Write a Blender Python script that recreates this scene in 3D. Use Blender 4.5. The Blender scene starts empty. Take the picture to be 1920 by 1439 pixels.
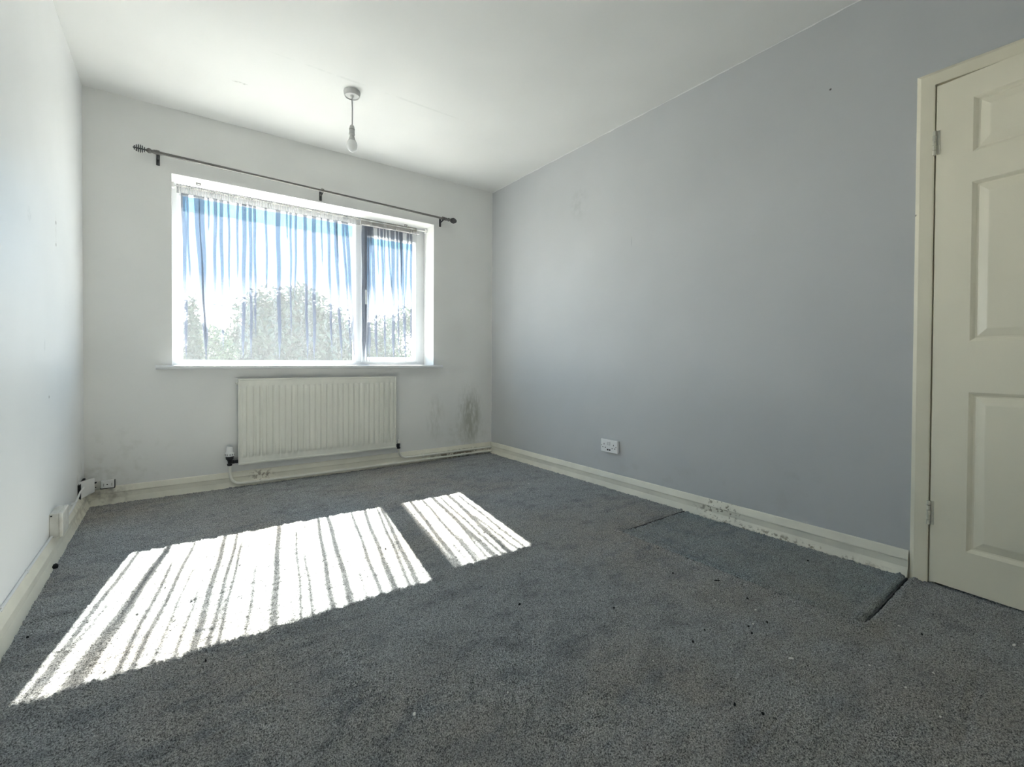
import bpy, math, random
import numpy as np
from mathutils import Matrix, Vector

scene = bpy.context.scene
COL = scene.collection
rng = random.Random(7)

# ------------------------------------------------------------------ room size
XL, XR = -0.4244, 2.3718        # left / right wall faces
YB, YF = 3.5616, -0.46          # window wall face / wall behind the camera
CH = 2.40                       # ceiling height

# ------------------------------------------------------------------ camera
F_PX, YAW, PITCH, ROLL, CAM_H = 865.932, 0.6267, -0.0122, 0.0054, 0.8492
fwd = Vector((math.sin(YAW)*math.cos(PITCH), math.cos(YAW)*math.cos(PITCH), math.sin(PITCH)))
rt0 = Vector((math.cos(YAW), -math.sin(YAW), 0)); up0 = rt0.cross(fwd)
rt = rt0*math.cos(ROLL) + up0*math.sin(ROLL); up = -rt0*math.sin(ROLL) + up0*math.cos(ROLL)
cd = bpy.data.cameras.new('camera'); cam = bpy.data.objects.new('camera', cd); COL.objects.link(cam)
cam.matrix_world = Matrix(((rt.x, up.x, -fwd.x, 0), (rt.y, up.y, -fwd.y, 0), (rt.z, up.z, -fwd.z, CAM_H), (0, 0, 0, 1)))
cd.sensor_fit = 'HORIZONTAL'; cd.sensor_width = 36; cd.lens = F_PX/1920*36
cd.shift_x = 4.727/1920; cd.shift_y = -31.695/1920
cd.clip_start = 0.02; cd.clip_end = 300
scene.camera = cam
scene.cycles.transparent_max_bounces = 24
scene.cycles.diffuse_bounces = 6
scene.cycles.max_bounces = 8
scene.cycles.use_light_tree = False

# ------------------------------------------------------------------ light
vs = scene.view_settings
vs.view_transform = 'Standard'; vs.look = 'None'; vs.gamma = 1; vs.use_curve_mapping = False
vs.exposure = 2.8

world = bpy.data.worlds.new('sky'); scene.world = world; world.use_nodes = True
wn = world.node_tree; wn.nodes.clear()
wo = wn.nodes.new('ShaderNodeOutputWorld'); wb = wn.nodes.new('ShaderNodeBackground')
wt = wn.nodes.new('ShaderNodeTexCoord'); wx = wn.nodes.new('ShaderNodeSeparateXYZ')
wr = wn.nodes.new('ShaderNodeValToRGB')
wn.links.new(wt.outputs['Generated'], wx.inputs[0]); wn.links.new(wx.outputs['Z'], wr.inputs[0])
els = wr.color_ramp.elements
els[0].position = 0.0; els[0].color = (1.0, 1.0, 1.0, 1)
els[1].position = 1.0; els[1].color = (0.05, 0.12, 0.23, 1)
for pos, c in ((0.07, (0.92, 0.96, 1.0, 1)), (0.155, (0.058, 0.15, 0.25, 1))):
    e = els.new(pos); e.color = c
wn.links.new(wr.outputs[0], wb.inputs[0]); wb.inputs[1].default_value = 2.05
wn.links.new(wb.outputs[0], wo.inputs[0])

SUN = Vector((-0.196, -1.15, -1.0)).normalized()
sd = bpy.data.lights.new('sun', 'SUN'); sd.energy = 8.7; sd.angle = math.radians(0.35); sd.color = (1.0, 0.955, 0.89)
so = bpy.data.objects.new('sun', sd); COL.objects.link(so)
so.rotation_euler = SUN.to_track_quat('-Z', 'Y').to_euler(); so.location = (1, 12, 10)

# sampling portal in the window opening (gives off no light of its own)
pd = bpy.data.lights.new('window_portal', 'AREA'); pd.shape = 'RECTANGLE'; pd.size = 1.80; pd.size_y = 1.20
pd.cycles.is_portal = True
po = bpy.data.objects.new('window_portal', pd); COL.objects.link(po)
po.location = (0.8825, YB+0.325, 1.40); po.rotation_euler = Vector((0, -1, 0)).to_track_quat('-Z', 'Z').to_euler()

# ------------------------------------------------------------------ materials
def principled(name):
    m = bpy.data.materials.new(name); m.use_nodes = True
    nt = m.node_tree; b = nt.nodes['Principled BSDF']
    return m, nt, b

def L(nt, a, b): nt.links.new(a, b)

def math_node(nt, op, a, b=None, clamp=False):
    n = nt.nodes.new('ShaderNodeMath'); n.operation = op; n.use_clamp = clamp
    for i, v in enumerate((a, b)):
        if v is None: continue
        if isinstance(v, (int, float)): n.inputs[i].default_value = v
        else: L(nt, v, n.inputs[i])
    return n.outputs[0]

def noise(nt, scale, detail=4, rough=.55, stretch=None, coord=None):
    n = nt.nodes.new('ShaderNodeTexNoise'); n.inputs['Scale'].default_value = scale
    n.inputs['Detail'].default_value = detail; n.inputs['Roughness'].default_value = rough
    if coord is None:
        tc = nt.nodes.new('ShaderNodeTexCoord'); coord = tc.outputs['Object']
    if stretch:
        mp = nt.nodes.new('ShaderNodeMapping'); mp.inputs['Scale'].default_value = stretch
        L(nt, coord, mp.inputs[0]); coord = mp.outputs[0]
    L(nt, coord, n.inputs['Vector'])
    return n.outputs['Fac']

def mapr(nt, v, a, b, c=0, d=1):
    n = nt.nodes.new('ShaderNodeMapRange'); n.clamp = True
    L(nt, v, n.inputs[0])
    for i, x in enumerate((a, b, c, d)): n.inputs[i+1].default_value = x
    return n.outputs[0]

def mix(nt, fac, a, b, mode='MIX'):
    n = nt.nodes.new('ShaderNodeMix'); n.data_type = 'RGBA'; n.blend_type = mode
    if isinstance(fac, (int, float)): n.inputs[0].default_value = fac
    else: L(nt, fac, n.inputs[0])
    for i, v in ((6, a), (7, b)):
        if isinstance(v, tuple): n.inputs[i].default_value = (*v, 1) if len(v) == 3 else v
        else: L(nt, v, n.inputs[i])
    return n.outputs[2]

def blotch(nt, centre, radii, nscale, lo=.42, hi=.62, stretch=None, soft=.6):
    """irregular mark with a shape of its own: ellipsoid falloff broken up by noise"""
    tc = nt.nodes.new('ShaderNodeTexCoord')
    mp = nt.nodes.new('ShaderNodeMapping'); mp.vector_type = 'POINT'
    mp.inputs['Location'].default_value = [-c/r for c, r in zip(centre, radii)]
    mp.inputs['Scale'].default_value = [1/r for r in radii]
    L(nt, tc.outputs['Object'], mp.inputs[0])
    ln = nt.nodes.new('ShaderNodeVectorMath'); ln.operation = 'LENGTH'; L(nt, mp.outputs[0], ln.inputs[0])
    fall = mapr(nt, ln.outputs['Value'], 1.0, 1.0-soft, 0, 1)
    nz = noise(nt, nscale, 3, .6, stretch)
    s = math_node(nt, 'MULTIPLY', fall, mapr(nt, nz, lo, hi))
    return s

def bump_chain(nt, b, specs):
    prev = None
    for scale, detail, strength, dist, stretch in specs:
        bp = nt.nodes.new('ShaderNodeBump'); bp.inputs['Strength'].default_value = strength
        bp.inputs['Distance'].default_value = dist
        L(nt, noise(nt, scale, detail, .55, stretch), bp.inputs['Height'])
        if prev: L(nt, prev, bp.inputs['Normal'])
        prev = bp.outputs[0]
    if prev: L(nt, prev, b.inputs['Normal'])

def paint(name, col, rough=.6, bumps=(), var=.04, varscale=2.5, stains=(), metal=0, spec=.5, var_col=None):
    m, nt, b = principled(name)
    dark = var_col or tuple(c*(1-var*2) for c in col)
    c = mix(nt, mapr(nt, noise(nt, varscale, 2, .6), .35, .70), col, dark)
    for st in stains:
        msk = blotch(nt, *st['at'], **st.get('kw', {}))
        c = mix(nt, math_node(nt, 'MULTIPLY', msk, st['o']), c, st['c'])
    L(nt, c, b.inputs['Base Color'])
    b.inputs['Roughness'].default_value = rough; b.inputs['Metallic'].default_value = metal
    b.inputs['Specular IOR Level'].default_value = spec
    bump_chain(nt, b, bumps)
    return m

def paint_marked(name, col, rough, bumps, var, varscale, stains):
    """the same paint twice: clean, and with the marks that sit on a few small areas of it"""
    return paint(name, col, rough, bumps, var, varscale), paint(name + '_marked', col, rough, bumps, var, varscale, stains)

def mark_zones(ob, marked, zones):
    """cut the mesh along the zone borders and give the faces inside them the marked paint"""
    import bmesh
    me = ob.data; me.materials.append(M[marked]); bm = bmesh.new(); bm.from_mesh(me)
    for lo, hi in zones:
        for ax in range(3):
            for v in (lo[ax], hi[ax]):
                if v is None: continue
                no = [0, 0, 0]; no[ax] = 1; co = [0, 0, 0]; co[ax] = v
                bmesh.ops.bisect_plane(bm, geom=bm.verts[:]+bm.edges[:]+bm.faces[:], plane_co=co, plane_no=no)
    for f in bm.faces:
        c = f.calc_center_median()
        for lo, hi in zones:
            if all((lo[k] is None or c[k] >= lo[k]) and (hi[k] is None or c[k] <= hi[k]) for k in range(3)): f.material_index = 1
    bm.to_mesh(me); bm.free(); me.update()

ORANGE = ((6, 1, .22, .010, None),)
M = {}
M['wall_white'], M['wall_white_marked'] = paint_marked('wall_white', (.86, .86, .84), .62, ORANGE, .025, 2.0, [
    dict(at=((2.155, YB, .33), (.10, .2, .25), 22), c=(.42, .42, .36), o=.8, kw=dict(lo=.34, hi=.58, stretch=(1.5, 1, .45), soft=.45)),
    dict(at=((2.14, YB, .36), (.16, .2, .33), 40), c=(.50, .50, .44), o=.55, kw=dict(lo=.40, hi=.62, stretch=(2, 1, .35))),
    dict(at=((1.80, YB, .36), (.10, .2, .22), 16), c=(.50, .50, .44), o=.45, kw=dict(lo=.40, hi=.65, stretch=(1.6, 1, .5))),
    dict(at=((2.10, YB, .20), (.34, .2, .16), 14), c=(.58, .57, .50), o=.45, kw=dict(lo=.42, hi=.66)),
    dict(at=((-.25, YB, .25), (.30, .2, .25), 14), c=(.62, .62, .57), o=.30, kw=dict(lo=.54, hi=.68)),
    dict(at=((-.36, YB, .16), (.14, .2, .16), 18), c=(.52, .50, .44), o=.40, kw=dict(lo=.48, hi=.68)),
])
M['wall_left'], M['wall_left_marked'] = paint_marked('wall_left_paint', (.87, .88, .88), .40, ((7, 2, .22, .010, (1, 1, .45)),), .02, 2.0, [
    dict(at=((XL, 2.833, 1.449), (.1, .010, .011), 60), c=(.12, .09, .08), o=.95, kw=dict(lo=.2, hi=.4, soft=.5)),
    dict(at=((XL, 2.832, 1.352), (.1, .009, .010), 60), c=(.20, .17, .15), o=.9, kw=dict(lo=.2, hi=.4, soft=.5)),
    dict(at=((XL, 2.833, 1.42), (.1, .012, .10), 70), c=(.55, .54, .52), o=.5, kw=dict(lo=.4, hi=.6)),
    dict(at=((XL, 2.674, .689), (.1, .008, .008), 60), c=(.25, .24, .24), o=.9, kw=dict(lo=.2, hi=.4, soft=.5)),
    dict(at=((XL, 2.372, 1.37), (.1, .03, .03), 50), c=(.55, .57, .58), o=.5, kw=dict(lo=.4, hi=.6)),
    dict(at=((XL, 2.60, .90), (.1, .012, .03), 50), c=(.60, .62, .63), o=.5, kw=dict(lo=.3, hi=.5)),
    dict(at=((XL, 3.42, .16), (.1, .16, .14), 20), c=(.5, .48, .42), o=.45, kw=dict(lo=.45, hi=.65)),
])
M['wall_blue'], M['wall_blue_marked'] = paint_marked('wall_blue_grey', (.60, .61, .622), .58, ORANGE, .025, 1.6, [
    dict(at=((XR, 2.43, 1.99), (.2, .10, .14), 22), c=(.47, .49, .49), o=.45, kw=dict(lo=.42, hi=.60)),
    dict(at=((XR, .845, 2.069), (.1, .006, .006), 60), c=(.08, .07, .07), o=.95, kw=dict(lo=.2, hi=.4, soft=.5)),
    dict(at=((XR, 1.95, 1.62), (.1, .003, .04), 60), c=(.36, .38, .40), o=.6, kw=dict(lo=.2, hi=.4, soft=.5)),
    dict(at=((XR, .95, .27), (.1, .14, .12), 14), c=(.48, .49, .49), o=.35, kw=dict(lo=.48, hi=.66)),
    dict(at=((XR, 1.6, .17), (.1, 1.0, .08), 12), c=(.50, .50, .49), o=.3, kw=dict(lo=.52, hi=.66)),
])
M['ceiling'], M['ceiling_marked'] = paint_marked('ceiling_white', (.85, .85, .83), .75, ((4, 1, .2, .012, None),), .03, 1.4, [
    dict(at=((1.0, 2.61, CH), (.75, .012, .2), 9), c=(.74, .745, .72), o=.6, kw=dict(lo=.42, hi=.58, soft=.5)),
    dict(at=((.30, 3.0, CH), (.05, .012, .2), 30), c=(.45, .45, .42), o=.7, kw=dict(lo=.45, hi=.6)),
])
M['skirting'], M['skirting_marked'] = paint_marked('skirting_cream', (.89, .86, .745), .42, ((60, 3, .15, .003, None),), .05, 6, [
    dict(at=((XR, 1.34, .06), (.2, .16, .08), 60), c=(.22, .19, .12), o=.85, kw=dict(lo=.56, hi=.62, soft=.6)),
    dict(at=((XR, 1.02, .006), (.2, .50, .022), 45), c=(.26, .22, .14), o=.8, kw=dict(lo=.50, hi=.60, soft=.5)),
    dict(at=((2.05, YB, .03), (.40, .2, .05), 30), c=(.20, .15, .09), o=.85, kw=dict(lo=.44, hi=.56, soft=.5)),
    dict(at=((.48, YB, .055), (.09, .2, .06), 40), c=(.25, .19, .12), o=.7, kw=dict(lo=.50, hi=.58)),
    dict(at=((-.33, YB, .05), (.17, .2, .09), 22), c=(.38, .34, .27), o=.6, kw=dict(lo=.42, hi=.62)),
    dict(at=((XL, 3.3, .04), (.2, .35, .07), 22), c=(.42, .38, .30), o=.55, kw=dict(lo=.44, hi=.64)),
])
M['door'] = paint('door_cream_gloss', (.93, .87, .70), .30, ((70, 4, .12, .0025, (1, 1, .12)),), .02, 2.5)
M['door_frame'] = paint('door_frame_cream', (.91, .85, .68), .36, ((50, 3, .10, .002, (1, 1, .2)),), .04, 3, [
    dict(at=((2.35, .548, 1.43), (.2, .012, .006), 60), c=(.15, .12, .08), o=.9, kw=dict(lo=.2, hi=.4, soft=.5))])
M['radiator'] = paint('radiator_enamel', (.85, .845, .77), .34, (), .03, 4)
M['pipe'] = paint('pipe_paint', (.90, .885, .80), .40, ((50, 3, .2, .002, None),), .05, 12)
M['plastic'] = paint('white_plastic', (.84, .84, .83), .32, (), .01, 8)
M['old_plastic'] = paint('aged_white_plastic', (.72, .71, .66), .45, (), .08, 30, var_col=(.60, .58, .52))
M['socket'] = paint('socket_plastic', (.93, .93, .93), .25, (), .01, 8)
M['pendant'] = paint('pendant_plastic', (.60, .60, .59), .38, (), .01, 8)
M['cord'] = paint('pendant_flex', (.45, .45, .44), .5, (), .02, 30)
M['black'] = paint('black_plastic', (.015, .015, .016), .45, (), .05, 20)
M['dark_hole'] = paint('dark_slot', (.02, .02, .02), .8, (), .05, 20)
M['brass'] = paint('tarnished_brass', (.10, .085, .06), .45, (), .2, 60, metal=.7)
M['pole'] = paint('brushed_nickel', (.22, .21, .20), .36, (), .05, 40, metal=.9)
M['bracket'] = paint('dark_metal', (.09, .09, .09), .35, (), .1, 40, metal=.8)
M['upvc'] = paint('window_upvc', (.82, .83, .84), .30, (), .015, 6)
M['hinge'] = paint('painted_hinge', (.72, .69, .57), .4, (), .06, 60)
M['subfloor'] = paint('timber_subfloor', (.20, .17, .13), .8, (), .1, 4)
M['brick'] = paint('outside_render', (.55, .52, .47), .8, (), .06, 3)
M['ground'] = paint('garden_paving', (.68, .64, .57), .85, (), .10, .8)
M['bark'] = paint('bark', (.11, .085, .06), .9, (), .1, 9)
M['leaf_green'] = paint('leaf_green', (.060, .095, .045), .55, (), .25, 3)
M['leaf_dark'] = paint('leaf_dark_green', (.040, .065, .040), .6, (), .25, 3)
M['flake'] = paint('white_paint_flake', (.85, .84, .80), .6, (), .02, 50)
M['seam'] = paint('carpet_backing', (.075, .075, .074), .95, (), .1, 50)
M['crumb'] = paint('dark_crumb', (.020, .018, .016), .8, (), .1, 50)
M['wire'] = paint('black_cable', (.03, .03, .03), .6, (), .05, 5)

# frosted bulb
m, nt, b = principled('bulb_opal'); b.inputs['Base Color'].default_value = (.95, .95, .94, 1); b.inputs['Roughness'].default_value = .22
b.inputs['Subsurface Weight'].default_value = .3; b.inputs['Subsurface Radius'].default_value = (.01, .01, .01)
M['bulb'] = m

# clear glazing: thin sheet
m = bpy.data.materials.new('window_glass'); m.use_nodes = True; nt = m.node_tree; nt.nodes.clear()
o = nt.nodes.new('ShaderNodeOutputMaterial'); t = nt.nodes.new('ShaderNodeBsdfTransparent'); g = nt.nodes.new('ShaderNodeBsdfGlossy')
t.inputs[0].default_value = (.93, .95, .94, 1); g.inputs['Roughness'].default_value = .02
mx = nt.nodes.new('ShaderNodeMixShader'); mx.inputs[0].default_value = .05
L(nt, t.outputs[0], mx.inputs[1]); L(nt, g.outputs[0], mx.inputs[2]); L(nt, mx.outputs[0], o.inputs[0])
M['glass'] = m

def net(name, opacity, col, trans=(.40, .41, .44)):
    """sheer net: open weave lets light straight through, the yarn scatters it"""
    m = bpy.data.materials.new(name); m.use_nodes = True; nt = m.node_tree; nt.nodes.clear()
    o = nt.nodes.new('ShaderNodeOutputMaterial'); t = nt.nodes.new('ShaderNodeBsdfTransparent')
    d = nt.nodes.new('ShaderNodeBsdfDiffuse'); s = nt.nodes.new('ShaderNodeBsdfTranslucent')
    d.inputs[0].default_value = (*col, 1); s.inputs[0].default_value = (*trans, 1)
    a = nt.nodes.new('ShaderNodeMixShader'); a.inputs[0].default_value = .5
    L(nt, d.outputs[0], a.inputs[1]); L(nt, s.outputs[0], a.inputs[2])
    mx = nt.nodes.new('ShaderNodeMixShader')
    mx.inputs[0].default_value = opacity
    L(nt, t.outputs[0], mx.inputs[1]); L(nt, a.outputs[0], mx.inputs[2]); L(nt, mx.outputs[0], o.inputs[0])
    return m
M['net'] = net('net_voile', .115, (.74, .75, .77), (.50, .51, .53))
M['net_fold'] = net('net_voile_fold_shade', .48, (.46, .50, .58), (.05, .06, .09))  # same voile with the shade of the folds put into its colour
M['net_heading'] = net('net_heading_tape', .60, (.62, .61, .64), (.10, .10, .11))
M['net_heading_tan'] = net('net_heading_tape_yellowed', .62, (.60, .56, .50), (.10, .09, .08))

# carpet
def carpet(name, c1, c2, dark):
    m, nt, b = principled(name)
    c = mix(nt, mapr(nt, noise(nt, 1.1, 1, .55), .42, .60), c1, c2)
    c = mix(nt, math_node(nt, 'MULTIPLY', mapr(nt, noise(nt, 7, 2, .65, (1, 1.8, 1)), .48, .70), .75), c, dark)
    c = mix(nt, math_node(nt, 'MULTIPLY', mapr(nt, noise(nt, 2.3, 1, .6), .54, .72), .40), c, tuple(x*1.25 for x in c1))
    for ctr, rad_, o_ in (((1.75, .55, 0), (1.0, .75, 1), .8), ((1.30, 1.75, 0), (.7, .35, 1), .5), ((.55, 3.0, 0), (.9, .35, 1), .35)):
        c = mix(nt, math_node(nt, 'MULTIPLY', blotch(nt, ctr, rad_, 3.0, .30, .62, None, .9), o_), c, (.300, .282, .246))
    tuft = mapr(nt, noise(nt, 290, 1, .7), .30, .70, .22, 1.72)
    n = nt.nodes.new('ShaderNodeMix'); n.data_type = 'RGBA'; n.blend_type = 'MULTIPLY'; n.inputs[0].default_value = 1
    L(nt, c, n.inputs[6]); cb = nt.nodes.new('ShaderNodeCombineColor')
    for i in range(3): L(nt, tuft, cb.inputs[i])
    L(nt, cb.outputs[0], n.inputs[7])
    L(nt, n.outputs[2], b.inputs['Base Color'])
    b.inputs['Roughness'].default_value = .95; b.inputs['Specular IOR Level'].default_value = .1
    b.inputs['Sheen Weight'].default_value = .15; b.inputs['Sheen Roughness'].default_value = .6
    bump_chain(nt, b, ((320, 1, .55, .004, None),))
    return m
M['carpet'] = carpet('carpet_grey', (.325, .340, .346), (.330, .315, .294), (.193, .204, .215))
M['carpet_patch'] = carpet('carpet_patch_grey', (.245, .292, .306), (.280, .297, .297), (.163, .193, .209))

# ------------------------------------------------------------------ mesh helpers
class MB:
    def __init__(s): s.v = []; s.f = []; s.sm = []
    def add(s, vs, fs, smooth=False):
        o = len(s.v); s.v += [tuple(v) for v in vs]
        s.f += [tuple(i+o for i in f) for f in fs]; s.sm += [smooth]*len(fs); return s
    def box(s, x0, x1, y0, y1, z0, z1):
        vs = [(x, y, z) for z in (z0, z1) for y in (y0, y1) for x in (x0, x1)]
        return s.add(vs, [(0, 2, 3, 1), (4, 5, 7, 6), (0, 1, 5, 4), (2, 6, 7, 3), (0, 4, 6, 2), (1, 3, 7, 5)])
    def bevel_box(s, x0, x1, y0, y1, z0, z1, r):
        """box with chamfered edges"""
        import itertools
        lo, hi = (x0, y0, z0), (x1, y1, z1); vs = []; idx = {}
        for sg in itertools.product((0, 1), repeat=3):
            for ax in range(3):
                p = []
                for k in range(3):
                    e = (lo, hi)[sg[k]][k]
                    p.append(e if k == ax else e + (r if sg[k] == 0 else -r))
                idx[sg, ax] = len(vs); vs.append(p)
        fs = []
        for ax in range(3):
            a, b_ = [(1, 2), (2, 0), (0, 1)][ax]
            for sd in (0, 1):
                q = []
                for u, w in ((0, 0), (1, 0), (1, 1), (0, 1)):
                    sg = [0, 0, 0]; sg[ax] = sd; sg[a] = u; sg[b_] = w; q.append(idx[tuple(sg), ax])
                fs.append(q if sd else q[::-1])
        for ax in range(3):
            a, b_ = [(1, 2), (2, 0), (0, 1)][ax]
            for u, w in itertools.product((0, 1), repeat=2):
                s0 = [0, 0, 0]; s1 = [0, 0, 0]; s1[ax] = 1
                for t_ in (s0, s1): t_[a] = u; t_[b_] = w
                q = [idx[tuple(s0), a], idx[tuple(s1), a], idx[tuple(s1), b_], idx[tuple(s0), b_]]
                fs.append(q if (u == w) == False else q[::-1])
        for sg in itertools.product((0, 1), repeat=3):
            q = [idx[sg, 0], idx[sg, 1], idx[sg, 2]]
            fs.append(q if sum(sg) % 2 else q[::-1])
        return s.add(vs, fs)
    def tube(s, pts, r, n=10, cap=True, smooth=True):
        pts = [Vector(p) for p in pts]; rs = r if isinstance(r, (list, tuple)) else [r]*len(pts)
        vs = []; nrm = None
        for i, p in enumerate(pts):
            t = (pts[min(i+1, len(pts)-1)] - pts[max(i-1, 0)])
            t = t.normalized() if t.length > 1e-9 else Vector((0, 0, 1))
            if nrm is None:
                nrm = t.orthogonal().normalized()
            else:
                nrm = nrm - t*nrm.dot(t); nrm.normalize()
            bn = t.cross(nrm)
            for k in range(n):
                a = 2*math.pi*k/n; vs.append(p + (nrm*math.cos(a) + bn*math.sin(a))*rs[i])
        fs = [(i*n+k, i*n+(k+1) % n, (i+1)*n+(k+1) % n, (i+1)*n+k) for i in range(len(pts)-1) for k in range(n)]
        s.add(vs, fs, smooth)
        if cap:
            o = len(s.v) - len(vs)
            s.f += [tuple(o+k for k in range(n))[::-1], tuple(o+(len(pts)-1)*n+k for k in range(n))]; s.sm += [False]*2
        return s
    def lathe(s, base, axis, prof, n=24, smooth=True):
        """prof: (distance along axis, radius)"""
        ax = Vector(axis).normalized(); b = Vector(base)
        return s.tube([b+ax*a for a, _ in prof], [max(r, 1e-4) for _, r in prof], n, True, smooth) if False else s._lathe(b, ax, prof, n, smooth)
    def _lathe(s, b, ax, prof, n, smooth):
        u = ax.orthogonal().normalized(); w = ax.cross(u); vs = []
        for a, r in prof:
            for k in range(n):
                t = 2*math.pi*k/n; vs.append(b + ax*a + (u*math.cos(t)+w*math.sin(t))*max(r, 1e-4))
        m_ = len(prof)
        fs = [(i*n+k, i*n+(k+1) % n, (i+1)*n+(k+1) % n, (i+1)*n+k) for i in range(m_-1) for k in range(n)]
        o = len(s.v); s.add(vs, fs, smooth)
        s.f += [tuple(o+k for k in range(n))[::-1], tuple(o+(m_-1)*n+k for k in range(n))]; s.sm += [False]*2
        return s
    def prism(s, prof, a, b, fn):
        """extrude a closed 2-D profile between parameters a and b; fn(u, v, t) -> xyz"""
        n = len(prof); vs = [fn(u, v, t) for t in (a, b) for u, v in prof]
        fs = [(k, (k+1) % n, n+(k+1) % n, n+k) for k in range(n)] + [tuple(range(n))[::-1], tuple(range(n, 2*n))]
        return s.add(vs, fs)
    def build(s, name, mat, parent=None, origin=None, auto=True):
        me = bpy.data.meshes.new(name)
        vs = s.v if origin is None else [(x-origin[0], y-origin[1], z-origin[2]) for x, y, z in s.v]
        me.from_pydata(vs, [], s.f)
        me.polygons.foreach_set('use_smooth', s.sm)
        import bmesh
        bm = bmesh.new(); bm.from_mesh(me); bmesh.ops.recalc_face_normals(bm, faces=bm.faces); bm.to_mesh(me); bm.free()
        if isinstance(mat, (list, tuple)):
            for k in mat: me.materials.append(M[k])
        else: me.materials.append(M[mat])
        if any(s.sm): 
            try: me.set_sharp_from_angle(angle=math.radians(40))
            except Exception: pass
        ob = bpy.data.objects.new(name, me); COL.objects.link(ob)
        if origin is not None: ob.location = origin
        if parent is not None:
            ob.parent = parent
            ob.matrix_parent_inverse = Matrix.Translation(parent.location).inverted() if parent.rotation_euler.z == 0 else Matrix.Identity(4)
        return ob

def empty(name, loc):
    o = bpy.data.objects.new(name, None); o.empty_display_size = .05; o.location = loc; COL.objects.link(o); return o
def tag(o, label, cat, group=None, kind=None):
    o['label'] = label; o['category'] = cat
    if group: o['group'] = group
    if kind: o['kind'] = kind
    return o

# ------------------------------------------------------------------ shell
# window opening
WX0, WX1, WZ0, WZ1 = -0.015, 1.780, 0.800, 2.002
T1, T2 = 0.25, 0.315        # inner leaf, outer leaf
OX0, OX1, OZ0, OZ1 = -0.005, 1.790, 0.775, 1.968
HX0, HX1 = XL-.3, XR+.3

def ring_wall(mb, y0, y1, x0, x1, z0, z1, hx0, hx1, hz0, hz1):
    """wall slab with a rectangular hole, one closed skin"""
    o = [(x0, z0), (x1, z0), (x1, z1), (x0, z1)]; h = [(hx0, hz0), (hx1, hz0), (hx1, hz1), (hx0, hz1)]
    vs = [(x, y, z) for y in (y0, y1) for x, z in o+h]
    fs = []
    for k in range(4):
        j = (k+1) % 4
        fs += [(k, j, 4+j, 4+k), (8+k, 12+k, 12+j, 8+j), (k, 8+k, 8+j, j), (4+k, 4+j, 12+j, 12+k)]
    mb.add(vs, fs)

w = MB(); ring_wall(w, YB, YB+T1, HX0, HX1, -.12, CH+.15, WX0, WX1, WZ0, WZ1)
wall_back = tag(w.build('wall_back', 'wall_white'), 'white painted window wall with damp marks low in the right corner', 'wall', kind='structure')
mark_zones(wall_back, 'wall_white_marked', [((1.65, None, None), (2.5, YB+.01, .75)), ((-.6, None, None), (.08, YB+.01, .52))])
w = MB(); ring_wall(w, YB+T1, YB+T2, HX0, HX1, -.4, CH+.3, OX0, OX1, OZ0, OZ1)
w.build('outer_wall_leaf', 'brick', wall_back)
w = MB(); w.box(XL-.15, XL, YF-.15, YB+.001, -.12, CH+.15)
wl = tag(w.build('wall_left', 'wall_left'), 'white satin painted wall on the left with two screw holes', 'wall', kind='structure')
mark_zones(wl, 'wall_left_marked', [((XL-.01, 2.32, 1.30), (XL+.01, 2.87, 1.54)), ((XL-.01, 2.56, .66), (XL+.01, 2.70, .95)), ((XL-.01, 3.22, 0), (XL+.01, 3.6, .34))])
# right wall with door opening
DY0, DY1, DZ = -.300, .490, 1.914
w = MB()
def wr_fn(u, v, t): return (t, u, v)
vs_o = [(YF-.15, -.12), (DY0, -.12), (DY0, DZ), (DY1, DZ), (DY1, -.12), (YB+.001, -.12), (YB+.001, CH+.15), (YF-.15, CH+.15)]
w.box(XR, XR+.12, DY1, YB+.001, -.12, CH+.15); w.box(XR, XR+.12, YF-.15, DY0, -.12, CH+.15); w.box(XR, XR+.12, DY0, DY1, DZ, CH+.15)
wr_ = tag(w.build('wall_right', 'wall_blue'), 'blue grey painted feature wall on the right', 'wall', kind='structure')
mark_zones(wr_, 'wall_blue_marked', [((XR-.01, 2.30, 1.82), (XR+.01, 2.56, 2.16)), ((XR-.01, .83, 2.05), (XR+.01, .86, 2.09)), ((XR-.01, 1.93, 1.56), (XR+.01, 1.97, 1.68)), ((XR-.01, .50, .0), (XR+.01, 2.65, .42))])
w = MB(); w.box(XL-.15, XR+.12, YF-.12, YF, -.12, CH+.15)
tag(w.build('wall_front', 'wall_white'), 'plain white wall behind the viewpoint', 'wall', kind='structure')
w = MB(); w.box(XL-.15, XR+.12, YF-.12, YB+.001, CH, CH+.12)
ce = tag(w.build('ceiling', 'ceiling'), 'white plastered ceiling with a faint board joint', 'ceiling', kind='structure')
mark_zones(ce, 'ceiling_marked', [((.22, 2.59, CH-.01), (1.78, 2.63, CH+.01)), ((.24, 2.98, CH-.01), (.36, 3.02, CH+.01))])
# landing beyond the door, closed off
w = MB(); w.box(XR+.12, XR+1.2, YF-.2, 1.3, -.12, -.005); w.box(XR+1.2, XR+1.3, YF-.2, 1.3, -.12, CH); w.box(XR+.12, XR+1.3, YF-.3, YF-.2, -.12, CH)
w.box(XR+.12, XR+1.3, 1.3, 1.4, -.12, CH); w.box(XR+.12, XR+1.3, YF-.3, 1.4, CH, CH+.1)
tag(w.build('wall_landing', 'wall_white'), 'plain landing wall beyond the open door', 'wall', kind='structure')

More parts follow.
